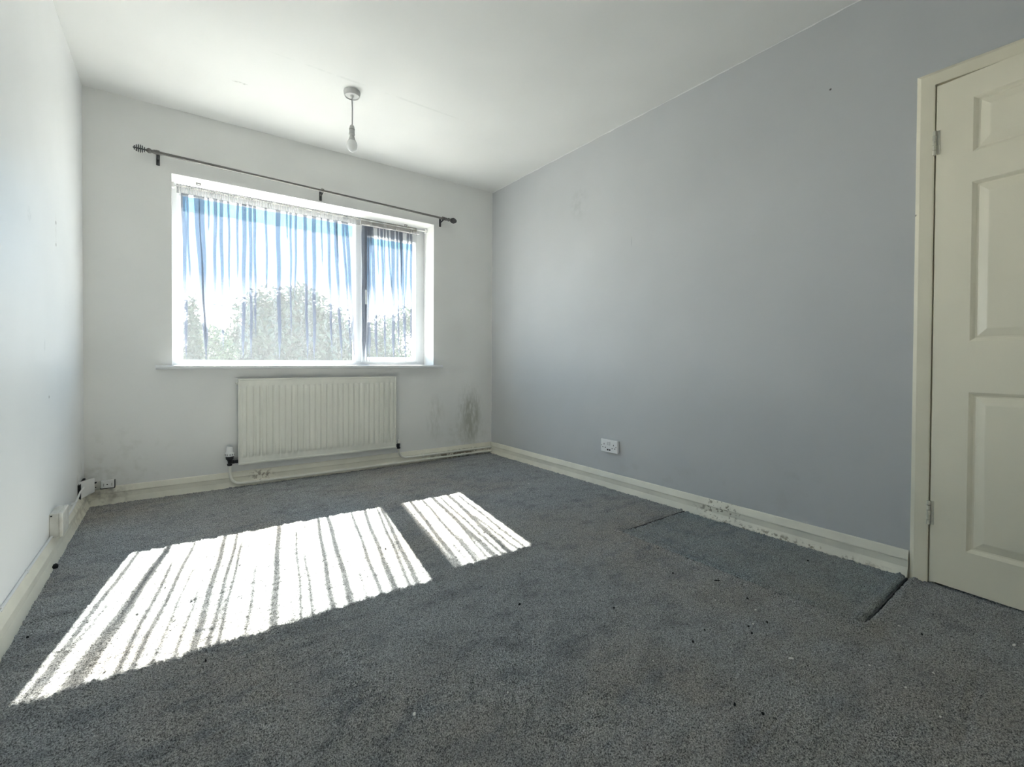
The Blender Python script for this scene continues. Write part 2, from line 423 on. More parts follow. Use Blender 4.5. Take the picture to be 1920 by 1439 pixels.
# ragged edge of white paint carried onto the blue grey wall, along the ceiling and in the corner
w = MB(); n_ = 90; vs = []; rr_ = random.Random(21)
for i in range(n_+1):
    y = YF+(YB-YF)*i/n_; d = .0055+rr_.uniform(-.0028, .0022)
    vs += [(XR-.0008, y, CH-.0002), (XR-.0008, y, CH-d), (XR+.001, y, CH-d-.0004), (XR+.001, y, CH-.0002)]
w.add(vs, [(a*4+i, a*4+(i+1) % 4, a*4+4+(i+1) % 4, a*4+4+i) for a in range(n_) for i in range(4)]); w.build('paint_edge', 'plastic', wr_)
w = MB(); vs = []
for i in range(61):
    z = .09+(CH-.1)*i/60; d = .0050+rr_.uniform(-.002, .002)
    vs += [(XR-.0008, YB-.0002, z), (XR-.0008, YB-d, z), (XR+.001, YB-d-.0004, z), (XR+.001, YB-.0002, z)]
w.add(vs, [(a*4+i, a*4+(i+1) % 4, a*4+4+(i+1) % 4, a*4+4+i) for a in range(60) for i in range(4)]); w.build('paint_edge', 'plastic', wr_)

# ------------------------------------------------------------------ carpet
def vnoise(nx, ny, cx, cy, seed):
    r = np.random.RandomState(seed); g = r.rand(cy+3, cx+3).astype(np.float32)*2-1
    x = np.linspace(0, cx, nx, dtype=np.float32); y = np.linspace(0, cy, ny, dtype=np.float32)
    xi = x.astype(int); yi = y.astype(int); fx = x-xi; fy = y-yi
    fx = fx*fx*(3-2*fx); fy = fy*fy*(3-2*fy)
    a = g[yi][:, xi]*(1-fx)+g[yi][:, xi+1]*fx; b_ = g[yi+1][:, xi]*(1-fx)+g[yi+1][:, xi+1]*fx
    return a*(1-fy)[:, None]+b_*fy[:, None]

FX0, FX1, FY0, FY1 = XL+.006, XR-.006, YF, YB-.006
NX, NY = 620, 880
gx = np.linspace(FX0, FX1, NX); gy = np.linspace(FY0, FY1, NY)
X, Y = np.meshgrid(gx, gy)
Z = 0.0021*np.random.RandomState(3).randn(NY, NX)
Z += .0022*vnoise(NX, NY, 150, 215, 1) + .0014*vnoise(NX, NY, 60, 85, 2) + .0010*vnoise(NX, NY, 18, 60, 4) + .0010*vnoise(NX, NY, 9, 13, 5)
fleck = vnoise(NX, NY, 40, 110, 6)
Z -= .004*np.clip(fleck-.55, 0, 1)
def seg_d(ax, ay, bx, by):
    dx, dy = bx-ax, by-ay; t = np.clip(((X-ax)*dx+(Y-ay)*dy)/(dx*dx+dy*dy), 0, 1)
    px, py = X-(ax+t*dx), Y-(ay+t*dy)
    sgn = np.sign(px*dy-py*dx)
    return np.hypot(px, py), sgn
wob = .006*vnoise(NX, NY, 30, 45, 9)
for (a, b_, dep, wd) in [((-.327, 2.774), (-.077, 2.767), .006, .007), ((-.281, 2.618), (-.183, 2.616), .005, .006),
                         ((-.401, 2.084), (-.255, 2.095), .008, .008), ((-.389, 1.874), (-.274, 1.83), .007, .008),
                         ((1.868, 1.455), (1.845, .865), .006, .012), ((1.117, .44), (1.282, .435), .005, .007),
                         ((1.407, .233), (1.754, .261), .005, .007), ((1.145, .67), (1.185, .526), .005, .007), ((.971, .494), (1.206, .511), .005, .007),
                         ((.25, 2.62), (.60, 2.66), .0025, .008), ((.02, 1.95), (.45, 1.99), .0025, .008), ((-.2, 1.70), (.30, 1.73), .0025, .008)]:
    d, _ = seg_d(*a, *b_); d = np.abs(d+wob)
    Z -= dep*np.exp(-(d/wd)**2); Z += .35*dep*np.exp(-((d-2*wd)/wd)**2)
# cut outline of the lifted carpet piece
PX, PY0, PY1 = 1.790, .528, 1.522
in_patch = (X > PX) & (Y > PY0) & (Y < PY1)
for a, b_, dep, wd, lip in [((PX, PY1), (2.4, PY1+.012), .010, .0075, .006), ((PX, PY0), (PX, PY1), .009, .0085, .010), ((PX, PY0), (2.4, PY0+.02), .010, .0085, .009)]:
    d, sg = seg_d(*a, *b_)
    Z -= dep*np.exp(-(d/wd)**2); Z += lip*np.exp(-((d-2.4*wd)/(1.6*wd))**2)
Z -= .002*in_patch
Z = Z.astype(np.float32) + .002

def grid_mesh(name, keep, mat):
    idx = np.arange(NX*NY).reshape(NY, NX)
    q = np.stack([idx[:-1, :-1], idx[:-1, 1:], idx[1:, 1:], idx[1:, :-1]], -1)[keep]
    used, inv = np.unique(q.ravel(), return_inverse=True)
    co = np.stack([X.ravel()[used], Y.ravel()[used], Z.ravel()[used]], -1).astype(np.float32)
    me = bpy.data.meshes.new(name); nq = len(q)
    me.vertices.add(len(used)); me.vertices.foreach_set('co', co.ravel())
    me.loops.add(nq*4); me.loops.foreach_set('vertex_index', inv.ravel().astype(np.int32))
    me.polygons.add(nq); me.polygons.foreach_set('loop_start', np.arange(0, nq*4, 4, dtype=np.int32))
    me.polygons.foreach_set('use_smooth', np.ones(nq, dtype=bool))
    me.update(calc_edges=True); me.validate()
    me.materials.append(M[mat]); o = bpy.data.objects.new(name, me); COL.objects.link(o); return o
cellx = .5*(X[:-1, :-1]+X[1:, 1:]); celly = .5*(Y[:-1, :-1]+Y[1:, 1:])
kp = (cellx > PX) & (celly > PY0+.02*(cellx-PX)/.61) & (celly < PY1+.012*(cellx-PX)/.61)
floor = tag(grid_mesh('floor', ~kp, 'carpet'), 'worn grey pile carpet covering the floor', 'carpet', kind='structure')
patch = grid_mesh('carpet_patch', kp, 'carpet_patch'); patch.parent = floor
patch['label'] = 'cut rectangular piece of blue grey carpet along the right wall'
# open cut lines around the piece: dark backing shows in the gap
def seam(a, b_, wd, seed):
    r = random.Random(seed); a = Vector((*a, 0)); b_ = Vector((*b_, 0)); d = (b_-a); n = int(d.length/.012); sd_ = Vector((-d.y, d.x, 0)).normalized()
    mb = MB(); vs = []
    for i in range(n+1):
        c = a+d*i/n + sd_*r.uniform(-.0008, .0008); hw = wd*.5*r.uniform(.45, 1.25)*(.4 if i in (0, n) else 1)
        for sg in (-1, 1):
            q = c+sd_*hw*sg; vs += [(q.x, q.y, .0018), (q.x, q.y, -.012)]
    fs = []
    for i in range(n):
        o_ = i*4; fs += [(o_, o_+2, o_+6, o_+4), (o_, o_+4, o_+5, o_+1), (o_+2, o_+3, o_+7, o_+6)]
    mb.add(vs, fs); mb.build('seam', 'seam', floor)
seam((PX, PY1), (2.345, PY1+.011), .0085, 1); seam((PX, PY0), (2.34, PY0+.018), .0065, 2); seam((PX, PY0), (PX, PY1), .0060, 3)
w = MB(); w.box(XL-.15, XR+.12, YF-.12, YB+.25, -.12, -.02); w.build('subfloor', 'subfloor', floor)

# ------------------------------------------------------------------ skirting boards
SK = [(0, .101), (.004, .100), (.007, .097), (.0185, .069), (.0185, .066), (.0165, .062), (.0165, .036), (.0185, .031), (.028, .004), (.029, -.02), (0, -.02)]
w = MB(); w.prism(SK, YF, YB, lambda u, v, t: (XL+u, t, v))
sb_l = tag(w.build('baseboard_left', 'skirting'), 'cream skirting board along the white left wall', 'skirting', kind='structure')
w = MB(); w.prism(SK, XL, XR, lambda u, v, t: (t, YB-u, v))
sb_b = tag(w.build('baseboard_back', 'skirting'), 'cream skirting board under the window and radiator', 'skirting', kind='structure')
w = MB(); w.prism(SK, .548, YB, lambda u, v, t: (XR-u, t, v)); w.prism(SK, YF, -.36, lambda u, v, t: (XR-u, t, v))
sb_r = tag(w.build('baseboard_right', 'skirting'), 'cream skirting board with flaking dirt below the blue grey wall', 'skirting', kind='structure')

for sb_, zn in ((sb_l, [((None, 2.9, None), (None, 3.7, None))]), (sb_b, [((-.6, None, None), (.60, None, None)), ((1.6, None, None), (2.5, None, None))]), (sb_r, [((None, .3, None), (None, 1.6, None))])):
    mark_zones(sb_, 'skirting_marked', zn)
# ------------------------------------------------------------------ window
SILLTOP = .811
w = MB()
prof = [(YB+.195, SILLTOP), (YB-.050, SILLTOP), (YB-.056, SILLTOP-.003), (YB-.060, SILLTOP-.009), (YB-.060, SILLTOP-.016), (YB-.056, SILLTOP-.022), (YB-.050, SILLTOP-.025), (YB-.001, SILLTOP-.025), (YB-.001, SILLTOP-.0255), (YB+.195, SILLTOP-.0255)]
w.prism([(YB-.001, SILLTOP), (YB-.050, SILLTOP), (YB-.056, SILLTOP-.003), (YB-.060, SILLTOP-.009), (YB-.060, SILLTOP-.016), (YB-.056, SILLTOP-.022), (YB-.050, SILLTOP-.025), (YB-.001, SILLTOP-.025)], -.095, 1.842, lambda u, v, t: (t, u, v))
w.box(WX0+.0005, WX1-.0005, YB-.001, YB+.20, WZ0+.0005, SILLTOP)
tag(w.build('trim_1', 'upvc'), 'white window sill board with rounded nose above the radiator', 'window sill', kind='structure')

FY, FD = YB+.190, .062
win = empty('window_1', (0.8825, FY, SILLTOP)); tag(win, 'wide white window with a fixed pane and a side casement', 'window', kind='structure')
def rect_frame(mb, x0, x1, z0, z1, wl, wr, wb_, wt_, y0, y1, ch=.006):
    """mitred frame with a chamfered inner edge on the room side"""
    o = [(x0, z0), (x1, z0), (x1, z1), (x0, z1)]; i = [(x0+wl, z0+wb_), (x1-wr, z0+wb_), (x1-wr, z1-wt_), (x0+wl, z1-wt_)]
    i1 = [(x0+wl-ch, z0+wb_-ch), (x1-wr+ch, z0+wb_-ch), (x1-wr+ch, z1-wt_+ch), (x0+wl-ch, z1-wt_+ch)]
    loops = [[(x, y1, z) for x, z in o], [(x, y0, z) for x, z in o], [(x, y0, z) for x, z in i1], [(x, y0+ch, z) for x, z in i], [(x, y1, z) for x, z in i]]
    vs = [p for l in loops for p in l]; fs = []
    for a in range(5):
        b_ = (a+1) % 5
        for k in range(4):
            j = (k+1) % 4; fs.append((a*4+k, a*4+j, b_*4+j, b_*4+k))
    mb.add(vs, fs)
w = MB(); rect_frame(w, WX0, WX1, SILLTOP, WZ1, .045, .045, .030, .045, FY, FY+FD); w.build('window_frame', 'upvc', win)
w = MB(); w.bevel_box(1.178, 1.232, FY+.001, FY+FD-.001, SILLTOP+.025, WZ1-.040, .005); w.build('mullion', 'upvc', win)
w = MB(); rect_frame(w, .026, 1.181, .836, 1.960, .018, .010, .010, .018, FY+.016, FY+.050, .008); w.build('glazing_bead', 'upvc', win)
sash = MB(); rect_frame(sash, 1.226, 1.742, .836, 1.945, .048, .052, .040, .078, FY-.012, FY+.046, .008); sash = sash.build('casement_sash', 'upvc', win)
w = MB(); w.box(.040, 1.175, FY+.030, FY+.034, .842, 1.946); w.build('glass_pane', 'glass', win)
w = MB(); w.box(1.268, 1.696, FY+.026, FY+.030, .870, 1.872); w.build('glass_pane', 'glass', win)
# handle
w = MB(); w.bevel_box(1.241, 1.261, FY-.022, FY-.011, 1.36, 1.43, .003); w.bevel_box(1.245, 1.257, FY-.045, FY-.020, 1.395, 1.415, .003)
w.bevel_box(1.244, 1.258, FY-.052, FY-.040, 1.30, 1.420, .004); w.build('window_handle', 'plastic', win)
# outside sill
w = MB(); w.prism([(YB+T1-.01, .800), (YB+T2+.05, .785), (YB+T2+.05, .765), (YB+T1-.01, .765)], OX0, OX1, lambda u, v, t: (t, u, v)); w.build('outer_sill', 'upvc', win)

# ------------------------------------------------------------------ net curtains
NYC = YB+.145; NTOP = 1.975
def net_curtain(name, label, x0, x1, folds, seed, heading_mat, gather=()):
    """gauze sheet hanging from the rod; every fold is a triple layer that narrows downwards"""
    r = random.Random(seed)
    root = empty(name, ((x0+x1)/2, NYC, .825)); tag(root, label, 'net curtain', 'net curtains in the window')
    zs = [NTOP - .045 - (NTOP-.045-.823)*i/56 for i in range(57)]
    nW = int((x1-x0)/.018)
    ph = [r.uniform(0, 6.28) for _ in range(4)]
    vs = []
    for z in zs:
        d = (NTOP-.045-z)
        for i in range(nW+1):
            x = x0+(x1-x0)*i/nW
            amp = .004+.010*min(1, d/.9)
            y = NYC + amp*(math.sin(x*38+ph[0]+.8*math.sin(z*2+ph[1]))*.6+math.sin(x*17+ph[2])*.5)
            zz = z if d < 1.0 else z + .006*math.sin(x*9+ph[3])*(d-1.0)/.1
            vs.append((x, y, zz))
    n = nW+1
    fs = [(j*n+i, j*n+i+1, (j+1)*n+i+1, (j+1)*n+i) for j in range(56) for i in range(nW)]
    mb = MB(); mb.add(vs, fs, True); mb.build('voile', 'net', root)
    # folds
    for (xt, zt, xb, zb, wd) in folds:
        mb = MB(); vs = []; K = 26; nf = 7
        ph1 = r.uniform(0, 6.28)
        z_hi = NTOP-.045
        slope = (xb-xt)/max(.05, zt-zb)
        for j in range(K+1):
            t = j/K; z = z_hi+(zb-z_hi)*t
            c = xt + slope*(zt-z)*1.0 + .002*math.sin(z*14+ph1)
            ww = 1.6*wd*(1-.42*t)*(1 if t < .85 else (1-t)/.15+.02)
            amp = .004+.010*min(1, (z_hi-z)/.9)
            y = NYC + amp*(math.sin(c*38+ph[0]+.8*math.sin(z*2+ph[1]))*.6+math.sin(c*17+ph[2])*.5) - .003
            for (fx, fy) in ((-.5, 0), (.5, -.002), (.52, -.005), (0, -.006), (-.5, -.008), (-.1, -.011), (.5, -.003)):
                vs.append((c+fx*ww, y+fy, z))
        fs = [(j*nf+i, j*nf+i+1, (j+1)*nf+i+1, (j+1)*nf+i) for j in range(K) for i in range(nf-1)]
        mb.add(vs, fs, True); mb.build('fold', 'net_fold', root)
    # gathered heading over the rod
    mb = MB(); nH = int((x1-x0)/.0045); vs = []
    for z, a in ((NTOP+.012, .006), (NTOP+.004, .011), (NTOP-.014, .009), (NTOP-.030, .007), (NTOP-.047, .005)):
        for i in range(nH+1):
            x = x0+(x1-x0)*i/nH
            k = (1 if i % 2 else -1)*(.55+.45*math.sin(i*.37+ph[0])*math.sin(i*.113))
            vs.append((x, NYC-.004+a*k, z+.002*math.sin(i*1.7)))
    n = nH+1
    mb.add(vs, [(j*n+i, j*n+i+1, (j+1)*n+i+1, (j+1)*n+i) for j in range(4) for i in range(nH)], True); mb.build('heading', heading_mat, root)
    return root
# (x and z at the top, x and z at the lower end, width)
left_folds = [(.047, 1.918, .061, .84, .016), (.065, 1.883, .08, 1.35, .010), (.116, 1.913, .170, .84, .020), (.145, 1.913, .172, .84, .020), (.183, 1.908, .183, 1.70, .008),
 (.222, 1.889, .216, 1.10, .014), (.255, 1.909, .265, .90, .014), (.300, 1.90, .305, 1.2, .009), (.353, 1.889, .352, 1.40, .010), (.394, 1.91, .385, .84, .018), (.430, 1.907, .434, .84, .014), (.455, 1.907, .462, 1.0, .012), (.527, 1.909, .535, 1.30, .010),
 (.605, 1.91, .616, .84, .020), (.667, 1.908, .667, 1.72, .008), (.690, 1.908, .694, 1.0, .010), (.726, 1.905, .72, 1.30, .011), (.787, 1.902, .806, .84, .016), (.851, 1.899, .855, .84, .019), (.905, 1.894, .908, 1.56, .008),
 (.955, 1.903, .984, .90, .014), (1.005, 1.904, 1.060, .84, .017), (1.064, 1.907, 1.128, .90, .014), (1.094, 1.897, 1.160, .84, .018), (1.02, 1.90, 1.03, 1.6, .009)]
right_folds = [(1.236, 1.85, 1.236, .84, .030), (1.258, 1.85, 1.262, .84, .024), (1.278, 1.833, 1.280, .84, .018), (1.296, 1.854, 1.339, .84, .020), (1.345, 1.845, 1.348, 1.55, .009), (1.377, 1.851, 1.413, .86, .014), (1.402, 1.855, 1.404, 1.5, .009),
 (1.431, 1.859, 1.462, 1.40, .011), (1.469, 1.865, 1.477, .84, .022), (1.508, 1.855, 1.523, .90, .014), (1.546, 1.861, 1.547, 1.45, .012), (1.545, 1.86, 1.595, .84, .022), (1.602, 1.853, 1.582, 1.3, .013), (1.634, 1.842, 1.640, .90, .013)]
net_curtain('net_curtain', 'wide sheer white net curtain over the large fixed pane', .010, 1.200, left_folds, 3, 'net_heading')
net_curtain('net_curtain', 'narrow sheer net curtain with yellowed heading over the side casement', 1.205, 1.690, right_folds, 5, 'net_heading_tan')
rod = empty('net_rod', (.88, NYC, NTOP)); tag(rod, 'thin white rod holding the net curtains inside the window recess', 'curtain rod')
w = MB(); w.tube([(WX0+.012, NYC-.002, NTOP), (WX1-.012, NYC-.002, NTOP)], .0055, 10); w.build('rod', 'plastic', rod)
for xx, sg in ((WX0, 1), (WX1, -1)):
    w = MB(); w.bevel_box(min(xx, xx+sg*.014), max(xx, xx+sg*.014), NYC-.016, NYC+.012, NTOP-.018, NTOP+.016, .003); w.build('end_socket', 'plastic', rod)
for (hx, hy), lb in (((.127, 3.654), 'small metal hook screwed to the recess top, nearer the left end'), ((1.590, 3.707), 'small metal hook screwed to the recess top above the casement')):
    w = MB(); w.bevel_box(hx-.013, hx+.013, hy-.006, hy+.006, WZ1-.004, WZ1, .001)
    w.tube([(hx-.010, hy, WZ1-.003), (hx-.010, hy, WZ1-.012), (hx, hy, WZ1-.016), (hx+.010, hy, WZ1-.012), (hx+.010, hy, WZ1-.006)], .0025, 8)
    tag(w.build('curtain_hook', 'pole', None, (hx, hy, WZ1)), lb, 'hook', 'hooks in the window recess')

# ------------------------------------------------------------------ curtain pole
pl = Vector((-.105, YB-.060, 2.090)); pr = Vector((1.872, YB-.060, 2.049)); pdv = (pr-pl).normalized()
cp = empty('curtain_pole', (.88, YB-.06, 2.05)); tag(cp, 'brushed metal curtain pole with caged finials above the window', 'curtain pole')
pj = pl + pdv*.46
w = MB(); w.tube([pl, pj], .0095, 14); w.build('outer_tube', 'pole', cp)
w = MB(); w.tube([pj-pdv*.03, pr], .0080, 14); w.build('inner_tube', 'pole', cp)
for base, d in ((pl, -pdv), (pr, pdv)):
    w = MB(); w.lathe(base, d, [(-.022, .0125), (-.004, .0125), (-.003, .010), (.006, .009), (.010, .0135), (.018, .0150), (.024, .0125), (.030, .007), (.034, .006)], 20)
    fin = w.build('finial', 'pole', cp)
    w = MB()
    n_r = 6
    w.tube([base+d*.03, base+d*.092], .004, 8)
    for k in range(n_r):
        t = (k+.5)/n_r; a = .034+.056*t; rr = .024*math.sin(math.pi*(.12+.80*t))**.7
        w.lathe(base+d*a, d, [(-.0022, rr*.55), (-.0024, rr*.9), (0, rr), (.0024, rr*.9), (.0022, rr*.55)], 20)
    w.build('cage', 'bracket', fin)
for t in (.012, .490, .982):
    c = pl.lerp(pr, t)
    w = MB(); w.lathe(c, pdv, [(-.009, .0105), (-.009, .0140), (.009, .0140), (.009, .0105)], 16); cup = w.build('bracket', 'pole', cp)
    zc = c.z
    w = MB()
    w.bevel_box(c.x-.009, c.x+.009, YB-.006, YB, zc-.058, zc+.010, .002)
    w.tube([(c.x, YB-.004, zc-.018), (c.x, YB-.030, zc-.020), (c.x, YB-.060, zc-.014)], .0055, 10)
    w.lathe((c.x, YB-.006, zc-.048), (0, -1, 0), [(0, .004), (.002, .004), (.003, .002)], 10)
    w.build('wall_plate', 'bracket', cup)

# ------------------------------------------------------------------ radiator
RX0, RX1, RZ0, RZ1, RYF = .337, 1.430, .152, .722, YB-.052
rad = empty('radiator', ((RX0+RX1)/2, RYF, RZ0)); tag(rad, 'cream ribbed panel radiator under the window', 'radiator')
nfl = 27; nxs = nfl*10; zlist = [RZ0+.012, RZ0+.042, RZ0+.048, RZ0+.056, RZ0+.066] + [RZ0+.066+(RZ1-RZ0-.132)*i/6 for i in range(1, 6)] + [RZ1-.066, RZ1-.056, RZ1-.050, RZ1-.044, RZ1-.012]
w = MB(); vs = []
def flute(x):
    t = (x-(RX0+.016))/(RX1-RX0-.032)*nfl; f = t-math.floor(t)
    if t < 0 or t > nfl: return 0
    return .014*(1/(1+math.exp(-(min(f, 1-f)-.20)*34)))
for z in zlist:
    e = min(max((min(z-RZ0, RZ1-z)-.043)/.016, 0), 1); e = e*e*(3-2*e)
    for i in range(nxs+1):
        x = RX0+.006+(RX1-RX0-.012)*i/nxs
        base = .006 if (min(z-RZ0, RZ1-z) < .043) else .006-.004*e
        vs.append((x, RYF+.010-(base+flute(x)*e*.85), z))
n = nxs+1
w.add(vs, [(j*n+i, j*n+i+1, (j+1)*n+i+1, (j+1)*n+i) for j in range(len(zlist)-1) for i in range(nxs)], True)
w.build('ribbed_panel', 'radiator', rad)
w = MB(); rect_frame(w, RX0, RX1, RZ0, RZ1, .010, .010, .014, .014, RYF+.001, RYF+.026, .004); w.box(RX0+.006, RX1-.006, RYF+.012, RYF+.020, RZ0+.006, RZ1-.006); w.build('panel_rim', 'radiator', rad)
for xx in (RX0+.16, RX1-.16):
    w = MB(); w.box(xx-.015, xx+.015, RYF+.02, YB-.001, RZ0+.03, RZ1-.05); w.build('hanging_bracket', 'radiator', rad)
w = MB(); w.lathe((RX0+.001, RYF+.013, RZ1-.030), (-1, 0, 0), [(0, .009), (.010, .009), (.011, .005), (.016, .005)], 12); w.build('bleed_valve', 'radiator', rad)
# thermostatic valve
VX, VY = .288, YB-.042
w = MB(); w.lathe((VX, VY, .152), (0, 0, 1), [(0, .013), (.012, .016), (.014, .011), (.030, .012), (.040, .017), (.044, .022), (.062, .024), (.064, .021)], 18)
w.tube([(VX, VY, .176), (VX+.028, VY, .176)], .0085, 12); w.lathe((VX+.014, VY, .176), (1, 0, 0), [(0, .014), (.014, .014), (.015, .009), (.020, .013), (.034, .013)], 6, False)
valve = w.build('thermostatic_valve', 'black', rad)
w = MB(); w.lathe((VX, VY, .214), (0, 0, 1), [(0, .023), (.004, .0255), (.022, .0255), (.026, .021), (.030, .0195), (.058, .0175), (.064, .0150), (.066, .006)], 24); head = w.build('valve_head', 'plastic', valve)
w = MB()
for k in range(10):
    a = 2*math.pi*k/10+.3
    w.bevel_box(VX+.0255*math.cos(a)-.0016, VX+.0255*math.cos(a)+.0016, VY+.0255*math.sin(a)-.0016, VY+.0255*math.sin(a)+.0016, .222, .231, .0004)
w.build('setting_marks', 'crumb', valve)
# lockshield valve
LX = 1.452
w = MB(); w.lathe((LX, VY, .140), (0, 0, 1), [(0, .012), (.012, .014), (.014, .010), (.030, .012), (.040, .013), (.044, .009), (.052, .009)], 14)
w.tube([(LX, VY, .166), (RX1-.004, VY, .166)], .009, 12); w.lathe((LX-.020, VY, .166), (1, 0, 0), [(0, .013), (.014, .013)], 6, False)
lv = w.build('lockshield_valve', 'black', rad)
w = MB(); w.lathe((LX, VY, .184), (0, 0, 1), [(0, .011), (.004, .0125), (.028, .0115), (.030, .004)], 14); w.build('valve_cap', 'old_plastic', lv)

# ------------------------------------------------------------------ heating pipes
def bend(p0, p1, p2, r, n=7):
    p0, p1, p2 = Vector(p0), Vector(p1), Vector(p2); a = p1+(p0-p1).normalized()*r; b_ = p1+(p2-p1).normalized()*r
    return [a.lerp(p1, t).lerp(p1.lerp(b_, t), t) for t in [i/n for i in range(n+1)]]
PYF = YB-.044
pts = [(VX, VY, .155)] + bend((VX, VY, .155), (VX+.004, PYF, .026), (2.34, PYF, .026), .075) + [(2.345, PYF, .026)]
pp = empty('heating_pipe', (1.3, PYF, .026)); tag(pp, 'long cream painted pipe running low along the skirting from the thermostatic valve', 'pipe', 'heating pipes')
w = MB(); w.tube(pts, .0090, 12); w.build('pipe', 'pipe', pp)
for xx in (.475, 1.735, 2.05):
    w = MB(); w.lathe((xx-.007, PYF, .026), (1, 0, 0), [(0, .0105), (.001, .0125), (.013, .0125), (.014, .0105)], 14); w.bevel_box(xx-.006, xx+.006, PYF, YB-.016, .014, .034, .002); w.build('pipe_clip', 'pipe', pp)
P2 = YB-.040
pts = [(LX, VY, .143)] + bend((LX, VY, .143), (LX+.012, P2, .060), (2.34, P2, .060), .06) + [(2.345, P2, .060)]
pp = empty('heating_pipe', (1.9, P2, .060)); tag(pp, 'short upper cream pipe from the right radiator valve to the corner', 'pipe', 'heating pipes')
w = MB(); w.tube(pts, .0090, 12); w.build('pipe', 'pipe', pp)
for xx in (1.665,):
    w = MB(); w.lathe((xx-.009, P2, .060), (1, 0, 0), [(0, .0105), (.001, .0140), (.017, .0140), (.018, .0105)], 14); w.bevel_box(xx-.006, xx+.006, P2, YB-.016, .046, .066, .002); w.build('pipe_clip', 'pipe', pp)

# ------------------------------------------------------------------ pendant lamp
LXp, LYp = .832, 2.714
pen = empty('pendant_light', (LXp, LYp, CH)); tag(pen, 'bare bulb pendant with white rose hanging from the ceiling', 'pendant light')
w = MB(); w.lathe((LXp, LYp, CH), (0, 0, -1), [(0, .046), (.004, .047), (.026, .043), (.029, .041), (.029, .038), (.024, .036), (.024, .012), (.030, .010), (.036, .006)], 36); w.build('ceiling_rose', 'pendant', pen)
w = MB(); w.tube([(LXp, LYp, CH-.03), (LXp+.002, LYp, CH-.10), (LXp+.001, LYp, CH-.20)], .0037, 10); w.build('flex', 'cord', pen)
w = MB(); w.lathe((LXp, LYp, 2.208), (0, 0, -1), [(0, .006), (.004, .011), (.016, .0145), (.022, .0150), (.023, .0165), (.028, .0165), (.029, .0155), (.050, .0160), (.052, .0175), (.057, .0175), (.058, .015), (.062, .013)], 24)
lh = w.build('lampholder', 'pendant', pen)
w = MB(); w.lathe((LXp, LYp, 2.182), (0, 0, -1), [(0, .0168), (.0016, .0168)], 24); w.build('groove', 'crumb', lh)
w = MB(); w.lathe((LXp, LYp, 2.150), (0, 0, -1), [(0, .0125), (.010, .0125), (.011, .0150), (.022, .0180), (.034, .0225)], 24); bb = w.build('bulb_base', 'pendant', pen)
w = MB(); w.lathe((LXp, LYp, 2.116), (0, 0, -1), [(0, .0225), (.008, .0270), (.020, .0300), (.034, .0290), (.046, .0245), (.056, .0170), (.062, .0090), (.064, .002)], 28); w.build('bulb', 'bulb', pen)

# ------------------------------------------------------------------ double socket, right wall
SY, SZ = 2.102, .284
sk = empty('wall_socket', (XR, SY, SZ-.043)); tag(sk, 'white double plug socket with two charging ports on the blue grey wall', 'socket')
w = MB(); w.bevel_box(XR-.018, XR, SY-.070, SY+.070, SZ-.040, SZ+.040, .003); w.build('back_box', 'socket', sk)
w = MB(); w.bevel_box(XR-.028, XR-.017, SY-.0735, SY+.0735, SZ-.043, SZ+.043, .004); w.build('faceplate', 'socket', sk)
fxp = XR-.028
for sgn in (-1, 1):
    c = SY+sgn*.041
    for (dy, dz, hy_, hz_) in ((0, .010, .0022, .0045), (-.011, -.012, .0042, .0022), (.011, -.012, .0042, .0022)):
        w = MB(); w.box(fxp-.0006, fxp+.004, c+dy-hy_, c+dy+hy_, SZ+dz-hz_, SZ+dz+hz_); w.build('pin_slot', 'dark_hole', sk)
    w = MB(); w.bevel_box(fxp-.009, fxp+.001, SY+sgn*.0085-.006, SY+sgn*.0085+.006, SZ+.006, SZ+.028, .0015); w.build('rocker_switch', 'socket', sk)
    w = MB(); w.lathe((fxp, SY+sgn*.062, SZ), (-1, 0, 0), [(0, .0030), (.0006, .0030), (.001, .001)], 10); w.build('screw', 'pole', sk)
    w = MB(); w.box(fxp-.0006, fxp+.004, SY+sgn*.0088-.0062, SY+sgn*.0088+.0062, SZ-.030, SZ-.020); w.build('charging_port', 'black', sk)

# ------------------------------------------------------------------ boxes and cables in the left corner
b1 = empty('junction_box', (XL, 2.70, .104)); tag(b1, 'white cable box on the left wall just above the skirting', 'junction box', 'surface boxes in the left corner')
w = MB(); w.bevel_box(XL, XL+.030, 2.655, 2.790, .104, .203, .003); w.build('base', 'old_plastic', b1)
w = MB(); w.bevel_box(XL+.029, XL+.042, 2.653, 2.792, .102, .205, .003); w.build('cover', 'old_plastic', b1)
w = MB(); w.box(XL+.004, XL+.010, 2.652, 2.656, .192, .197); w.build('cable_slot', 'dark_hole', b1)
b2 = empty('junction_box', (XL, 3.47, .09)); tag(b2, 'tilted white cover plate coming loose in the left corner', 'junction box', 'surface boxes in the left corner')
w = MB(); w.box(XL, XL+.010, 3.345, 3.53, .083, .170); w.build('back_plate', 'dark_hole', b2)
w = MB()
cv = [(XL+.004, 3.36), (XL+.052, 3.500)]
w.add([(cv[0][0], cv[0][1], .090), (cv[1][0], cv[1][1], .092), (cv[1][0], cv[1][1], .172), (cv[0][0], cv[0][1], .184),
       (cv[0][0]+.001, cv[0][1]+.006, .090), (cv[1][0]-.004, cv[1][1]+.006, .092), (cv[1][0]-.004, cv[1][1]+.006, .172), (cv[0][0]+.001, cv[0][1]+.006, .184)],
      [(0, 1, 2, 3), (7, 6, 5, 4), (0, 4, 5, 1), (1, 5, 6, 2), (2, 6, 7, 3), (3, 7, 4, 0)]); w.build('cover', 'plastic', b2)
b3 = empty('cable_trunking', (-.385, YB, .10)); tag(b3, 'short white trunking with broken dark gap between the corner plate and small socket', 'trunking')
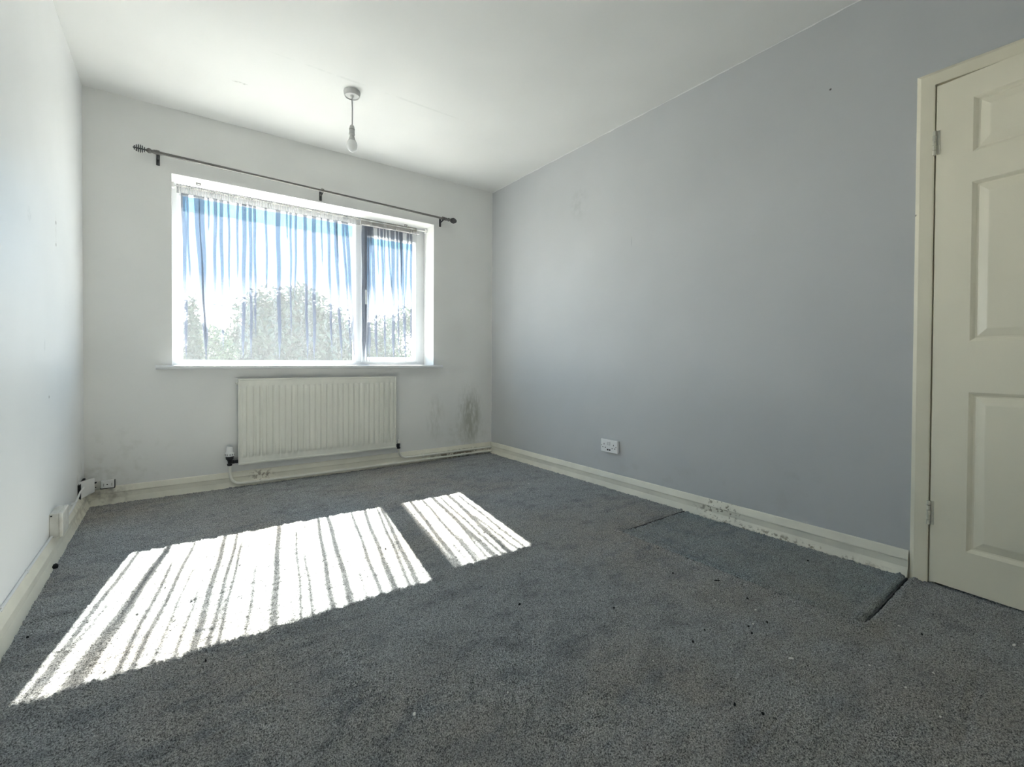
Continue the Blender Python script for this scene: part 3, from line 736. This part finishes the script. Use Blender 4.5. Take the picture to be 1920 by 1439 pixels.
w = MB(); w.bevel_box(XL+.006, -.352, YB-.020, YB, .094, .140, .002); w.build('trunk', 'old_plastic', b3)
w = MB(); w.box(-.402, -.372, YB-.022, YB-.019, .130, .134); w.box(-.380, -.368, YB-.022, YB-.019, .132, .140); w.build('gap', 'dark_hole', b3)
w = MB(); w.lathe((-.372, YB-.020, .108), (0, -1, 0), [(0, .003), (.0012, .003)], 8); w.build('screw', 'crumb', b3)
b4 = empty('outlet_box', (-.322, YB, .095)); tag(b4, 'small white surface outlet with a centre screw above the skirting', 'outlet', 'surface boxes in the left corner')
w = MB(); w.bevel_box(-.350, -.290, YB-.030, YB, .098, .142, .003); w.build('box', 'plastic', b4)
w = MB(); w.box(-.352, -.287, YB-.026, YB-.0005, .0945, .0985); w.box(-.2905, -.287, YB-.026, YB-.0005, .0945, .140); w.build('dark_edge', 'dark_hole', b4)  # near-black strips along the bottom and right side of the box
w = MB(); w.lathe((-.321, YB-.030, .119), (0, -1, 0), [(0, .0032), (.0012, .0032)], 10); w.build('screw', 'crumb', b4)
for dx in (-.016, .020):
    w = MB(); w.box(-.321+dx-.002, -.321+dx+.002, YB-.0308, YB-.028, .110, .126); w.build('slot', 'cord', b4)
cb = empty('wall_cable', (XL, 2.2, .10)); tag(cb, 'thin white cable clipped along the top of the left skirting', 'cable', 'white cables by the left skirting')
w = MB(); w.tube([(XL+.0035, YF+.3, .106), (XL+.0035, 1.4, .107), (XL+.004, 2.0, .106), (XL+.004, 2.5, .107), (XL+.008, 2.66, .110)], .0045, 8); w.build('cable', 'plastic', cb)
for yy in (1.5, 1.98, 2.28):
    w = MB(); w.bevel_box(XL, XL+.009, yy-.006, yy+.006, .100, .113, .0015); w.build('clip', 'plastic', cb)
cb = empty('wall_cable', (XL, 3.1, .10)); tag(cb, 'short white cable drooping from the loose corner plate to the cable box', 'cable', 'white cables by the left skirting')
w = MB(); w.tube([(XL+.012, 2.79, .108), (XL+.012, 2.90, .105), (XL+.013, 3.08, .108), (XL+.014, 3.20, .120), (XL+.016, 3.30, .142), (XL+.022, 3.37, .150)], .0045, 8); w.build('cable', 'plastic', cb)
for yy, zz in ((2.93, .106), (3.16, .118)):
    w = MB(); w.bevel_box(XL, XL+.018, yy-.004, yy+.004, zz-.005, zz+.007, .001); w.build('clip', 'plastic', cb)

# ------------------------------------------------------------------ door and frame
trim = MB()
AP = [(0, -.004), (.008, -.004), (.010, .006), (.020, .014), (.022, .054), (.016, .058), (.016, .066), (0, .066)]   # (out from wall, across from opening edge)
# architrave: mitred legs and head, width .056
def arch(mb, AW=.056):
    prof_ = [(0.0, 0.0), (.020, 0.0), (.021, .004), (.020, .042), (.010, .054), (.008, AW), (0.0, AW)]    # (depth, across outwards)
    path = [(DY1-.002, 0.0, 1), (DY1-.002, DZ-.002, 1), (DY0+.002, DZ-.002, -1), (DY0+.002, 0.0, -1)]
    vs = []
    for k, (y, z, sg) in enumerate(path):
        for d, a in prof_:
            vs.append((XR-d, y+sg*a, z+(a if k in (1, 2) else -.01)))
    n = len(prof_); fs = []
    for k in range(3):
        for i in range(n):
            j = (i+1) % n; fs.append((k*n+i, k*n+j, (k+1)*n+j, (k+1)*n+i))
    fs += [tuple(range(n)), tuple(range(3*n, 4*n))]
    mb.add(vs, fs)
arch(trim)
# lining and stop inside the opening
trim.box(XR-.001, XR+.119, DY1-.012, DY1+.001, -.01, DZ); trim.box(XR-.001, XR+.119, DY0-.001, DY0+.012, -.01, DZ); trim.box(XR-.001, XR+.119, DY0+.012, DY1-.012, DZ-.010, DZ+.001)
trim.box(XR+.045, XR+.062, DY1-.030, DY1-.012, -.01, DZ-.010); trim.box(XR+.045, XR+.062, DY0+.012, DY0+.030, -.01, DZ-.010); trim.box(XR+.045, XR+.062, DY0+.030, DY1-.030, DZ-.028, DZ-.010)
tag(trim.build('trim_2', 'door_frame'), 'cream painted door architrave on the blue grey wall', 'door frame', kind='structure')

DA = math.radians(7.0); DW, DH0, DH1, DT = .758, .012, 1.903, .035
hinge = Vector((XR-.018, DY1-.004, 0))
door = empty('door_1', hinge); tag(door, 'cream moulded six panel door standing slightly ajar', 'door', kind='structure')
# local frame: +x along the door from the hinge, +y out of the room face, z up
DM = Matrix.Translation(hinge) @ Matrix(((-math.sin(DA), -math.cos(DA), 0, 0), (-math.cos(DA), math.sin(DA), 0, 0), (0, 0, 1, 0), (0, 0, 0, 1)))
door.matrix_world = Matrix.Translation(hinge)
def dpart(mb, name, mat, parent):
    mb.v = [tuple(DM @ Vector(v)) for v in mb.v]
    ob = mb.build(name, mat)
    ob.parent = parent
    ob.matrix_parent_inverse = Matrix.Translation(hinge).inverted() if parent is door else Matrix.Identity(4)
    return ob
X1_, X2_, X3_, X4_ = .106, .345, .413, .652
ROWS = [(.159, .744), (.930, 1.509), (1.617, 1.815)]
w = MB(); g = .003
xs = [g, X1_, X2_, X3_, X4_, DW]; zs_ = [DH0, .159, .744, .930, 1.509, 1.617, 1.815, DH1]
for i in range(5):
    for j in range(7):
        if i in (1, 3) and j in (1, 3, 5): continue
        w.add([(xs[i], 0, zs_[j]), (xs[i+1], 0, zs_[j]), (xs[i+1], 0, zs_[j+1]), (xs[i], 0, zs_[j+1])], [(0, 1, 2, 3)])
w.add([(g, 0, DH0), (DW, 0, DH0), (DW, 0, DH1), (g, 0, DH1), (g, -DT, DH0), (DW, -DT, DH0), (DW, -DT, DH1), (g, -DT, DH1)], [(0, 4, 5, 1), (1, 5, 6, 2), (2, 6, 7, 3), (3, 7, 4, 0), (4, 7, 6, 5)])
dpart(w, 'door_slab', 'door', door)
for (x0, x1) in ((X1_, X2_), (X3_, X4_)):
    for (z0, z1) in ROWS:
        w = MB(); lv_ = [(0, 0), (.006, -.004), (.012, -.0095), (.017, -.0100), (.020, -.0085), (.044, -.0015), (.047, -.0012)]
        vs = []
        for ins, d in lv_: vs += [(x0+ins, d, z0+ins), (x1-ins, d, z0+ins), (x1-ins, d, z1-ins), (x0+ins, d, z1-ins)]
        fs = [(a*4+k, a*4+(k+1) % 4, a*4+4+(k+1) % 4, a*4+4+k) for a in range(len(lv_)-1) for k in range(4)]
        fs.append(tuple(len(vs)-4+k for k in range(4)))
        w.add(vs, fs); dpart(w, 'door_panel', 'door', door)
for zc in (.275, 1.688):
    w = MB()
    for k in range(5):
        w.lathe((.000, .006, zc-.046+k*.0185), (0, 0, 1), [(0, .0052), (.0005, .0060), (.0170, .0060), (.0175, .0052)], 12)
    w.box(.001, .014, -.001, .002, zc-.045, zc+.045)
    dpart(w, 'hinge', 'hinge', door)
w = MB(); w.bevel_box(DW-.080, DW-.038, 0, .006, .93, 1.08, .002); w.lathe((DW-.058, .004, 1.03), (0, 1, 0), [(0, .010), (.035, .009), (.045, .009)], 14); w.tube([(DW-.058, .044, 1.03), (DW-.10, .046, 1.03), (DW-.165, .044, 1.026)], [.009, .008, .007], 12)
dpart(w, 'door_handle', 'pole', door)

# ------------------------------------------------------------------ litter on the carpet
def zfloor(x, y):
    i = int(round((x-FX0)/(FX1-FX0)*(NX-1))); j = int(round((y-FY0)/(FY1-FY0)*(NY-1)))
    i = min(max(i, 1), NX-2); j = min(max(j, 1), NY-2)
    return float(Z[j-1:j+2, i-1:i+2].max())
def crumb(name, x, y, sx, sy, h, rot, mat, label, cat, group):
    mb = MB(); n = 7; vs = []
    r = random.Random(int(x*1e4)+int(y*1e3))
    rad_ = [r.uniform(.7, 1.1) for _ in range(n)]
    for zz, k in ((-.0012, .85), (h*.5, 1), (h, .55)):
        for i in range(n):
            a = 2*math.pi*i/n; u, v = sx*k*rad_[i]*math.cos(a), sy*k*rad_[i]*math.sin(a)
            vs.append((u*math.cos(rot)-v*math.sin(rot), u*math.sin(rot)+v*math.cos(rot), zz+(r.uniform(-.2, .2)*h if zz > 0 else 0)))
    fs = [(a*n+i, a*n+(i+1) % n, (a+1)*n+(i+1) % n, (a+1)*n+i) for a in range(2) for i in range(n)] + [tuple(range(n))[::-1], tuple(range(2*n, 3*n))]
    mb.add(vs, fs); o = mb.build(name, mat); o.location = (x, y, zfloor(x, y)-.0008)
    tag(o, label, cat, group); return o
DK = [(1.756, 1.279), (1.651, .826), (1.786, .665), (1.348, .807), (1.263, .793), (1.552, .712), (1.455, .713), (1.484, .738), (1.885, .401), (2.188, .839), (1.611, 1.102), (1.21, 1.056), (1.119, .588), (1.142, .531), (.067, 1.535), (.76, 1.987), (.964, 1.265), (-.365, 1.982)]
DKL = {(2.188, .839): 'tiny dark crumb lying on the cut carpet piece near the right skirting', (.76, 1.987): 'tiny dark crumb lying inside the large sun patch',
       (-.365, 1.982): 'tiny dark crumb on shaded carpet close to the left skirting', (.067, 1.535): 'tiny dark crumb just in front of the lower edge of the sun patch',
       (.964, 1.265): 'tiny dark crumb on open carpet in front of the narrow sun strip', (1.756, 1.279): 'tiny dark crumb beside the long cut edge, towards its far end',
       (1.786, .665): 'tiny dark crumb on the long cut edge, towards its near corner', (1.885, .401): 'tiny dark crumb between the near end of the cut carpet piece and the door',
       (1.119, .588): 'tiny dark crumb of the nearest pair, the left one', (1.142, .531): 'tiny dark crumb of the nearest pair, the right one'}
for x, y in DK:
    crumb('dark_crumb', x, y, rng.uniform(.0035, .006), rng.uniform(.0025, .004), rng.uniform(.003, .005), rng.uniform(0, 3), 'crumb', DKL.get((x, y), 'tiny dark crumb in the scatter left of the cut carpet piece'), 'crumb', 'dark crumbs on the carpet')
crumb('dark_shred', 1.697, .969, .020, .0032, .003, -.6, 'crumb', 'thin dark shred lying beside the long edge of the cut carpet piece', 'shred', None)
crumb('dark_lump', -.393, 2.561, .012, .009, .016, .4, 'crumb', 'small black lump against the left skirting board', 'lump', None)
WH = [(1.6, .772), (1.506, .734), (1.09, .807), (1.568, .444), (1.55, .888), (1.884, .458), (1.543, .359), (1.668, .33), (1.479, .279), (.241, 1.296), (-.149, 1.371), (.564, 1.216), (.683, .943), (1.975, 2.496)]
WHL = {(1.975, 2.496): 'tiny white flake on the far carpet between the narrow sun strip and right skirting', (-.149, 1.371): 'tiny white flake near the bottom left of the carpet',
       (.241, 1.296): 'tiny white flake on open carpet below the middle of the sun patch', (.564, 1.216): 'tiny white flake on open carpet below the right end of the sun patch',
       (.683, .943): 'tiny white flake on the open carpet in the foreground, right of the cream chip', (1.884, .458): 'tiny white flake just off the near end of the cut carpet piece',
       (1.479, .279): 'tiny white flake nearest the bottom right corner'}
for x, y in WH:
    crumb('paint_flake', x, y, rng.uniform(.0026, .0045), rng.uniform(.002, .003), .002, rng.uniform(0, 3), 'flake', WHL.get((x, y), 'tiny white paint flake in the scatter left of the cut carpet piece'), 'flake', 'white flakes on the carpet')
crumb('paint_chip', 1.42, .584, .0085, .0032, .003, -.75, 'flake', 'short white paint chip on the carpet in front of the cut carpet piece', 'flake', None)
crumb('paint_chip', .461, 1.019, .0065, .0045, .003, .9, 'flake', 'cream paint chip on the open carpet below the sun patch', 'flake', None)
crumb('paint_chip', 2.033, .223, .010, .0035, .003, -.2, 'flake', 'white paint chip on the carpet in front of the door, nearer the hinge side', 'flake', None)
crumb('paint_chip', 2.069, .205, .008, .003, .003, .5, 'flake', 'white paint chip on the carpet in front of the door, closest to the door', 'flake', None)

# ------------------------------------------------------------------ garden
w = MB(); w.box(-60, 60, YB+T2, 120, -.6, -.35)
tag(w.build('ground', 'ground'), 'pale sunlit ground outside the window', 'ground', kind='structure')
def tree(name, label, clumps, trunk, mat, seed, n_leaf, leaf, k=1.0):
    r = np.random.RandomState(seed)
    sc = lambda x, y, z: (x*k, y*k, .849+(z-.849)*k)
    clumps = [(*sc(*c[:3]), c[3]*k, c[4]*k) for c in clumps]; trunk = [sc(*t) for t in trunk]; trunk[0] = (*trunk[0][:2], -.36); leaf = leaf*k
    base = trunk[0]
    root = empty(name, base); tag(root, label, 'tree', 'garden trees outside the window')
    w = MB(); w.tube(trunk, [.10, .09, .07][:len(trunk)] if len(trunk) <= 3 else .06, 10)
    for (cx, cy, cz, rx, rz) in clumps:
        w.tube([trunk[-1], ((trunk[-1][0]+cx)/2, (trunk[-1][1]+cy)/2, (trunk[-1][2]+cz)/2+.05), (cx, cy, cz+rz*.5)], [.045, .03, .012], 6)
    w.build('trunk', 'bark', root)
    vol = np.array([c[3]**2*c[4] for c in clumps]); cnt = (n_leaf*vol/vol.sum()).astype(int)
    V = []; Fc = []; o = 0
    for (cx, cy, cz, rx, rz), c in zip(clumps, cnt):
        d = r.randn(c, 3); d /= np.linalg.norm(d, axis=1)[:, None]; rad_ = r.rand(c)**.45*(1+.12*r.randn(c))
        ctr = d*rad_[:, None]*np.array([rx, rx, rz])+np.array([cx, cy, cz])
        u = r.randn(c, 3); u /= np.linalg.norm(u, axis=1)[:, None]; v = np.cross(u, r.randn(c, 3)); v /= np.linalg.norm(v, axis=1)[:, None]
        L_ = leaf*(.6+.8*r.rand(c))[:, None]
        q = np.stack([ctr-u*L_, ctr+v*L_*.4, ctr+u*L_, ctr-v*L_*.4], 1).reshape(-1, 3)
        V.append(q)
    V = np.concatenate(V).astype(np.float32); nq = len(V)//4
    me = bpy.data.meshes.new('foliage'); me.vertices.add(len(V)); me.vertices.foreach_set('co', V.ravel())
    me.loops.add(nq*4); me.loops.foreach_set('vertex_index', np.arange(nq*4, dtype=np.int32)); me.polygons.add(nq)
    me.polygons.foreach_set('loop_start', np.arange(0, nq*4, 4, dtype=np.int32)); me.update(calc_edges=True); me.validate()
    me.materials.append(M[mat]); ob = bpy.data.objects.new('foliage', me); COL.objects.link(ob); ob.parent = root
    ob.matrix_parent_inverse = Matrix.Translation(root.location).inverted(); ob['kind'] = 'stuff'
G = -.35
tree('garden_tree', 'large domed bushy tree in the middle of the main window pane',
     [(2.75, 14, 2.15, .85, .75), (1.95, 14, 1.9, .75, .75), (3.5, 14, 1.75, .75, .75), (2.3, 13.6, 1.3, 1.0, .8), (3.2, 13.7, 1.1, 1.0, .8), (1.55, 14, 1.15, .6, .7), (3.95, 14, 1.1, .55, .8), (2.7, 14, .6, 1.4, .7), (1.8, 14.2, 2.45, .28, .32), (2.9, 14.1, 2.72, .34, .30)],
     [(2.6, 14, G), (2.6, 14, .5), (2.65, 14, 1.2)], 'leaf_dark', 11, 24000, .085)
tree('garden_tree', 'thin upright conifer at the left edge of the main window pane',
     [(.36, 14.5, 2.1, .16, .42), (.40, 14.5, 1.5, .28, .45), (.42, 14.5, .8, .36, .55)], [(.4, 14.5, G), (.4, 14.5, .6), (.38, 14.5, 1.4)], 'leaf_dark', 12, 3600, .06, 1.35)
tree('garden_tree', 'low shrubby tree between the thin conifer and the domed tree',
     [(.80, 14.2, 1.45, .28, .35), (.95, 14.2, 1.0, .40, .45), (1.0, 14.2, .4, .55, .5)], [(.95, 14.2, G), (.95, 14.2, .4), (.92, 14.2, .9)], 'leaf_green', 13, 3600, .06, .8)
tree('garden_tree', 'leafy tree seen faintly through the side casement',
     [(4.75, 14.5, 1.55, .55, .6), (5.5, 14.5, 1.7, .6, .65), (6.3, 14.5, 2.1, .5, .6), (5.4, 14.5, .8, 1.1, .8)], [(5.4, 14.5, G), (5.4, 14.5, .4), (5.45, 14.5, 1.1)], 'leaf_green', 14, 8500, .07, 1.3)
w = MB(); w.tube([(-6+.55*k, 18, 3.35-.055*k+.004*(k-12)**2*.5) for k in range(25)], .012, 6)
tag(w.build('overhead_cable', 'wire'), 'thin overhead cable crossing the sky behind the trees', 'cable')
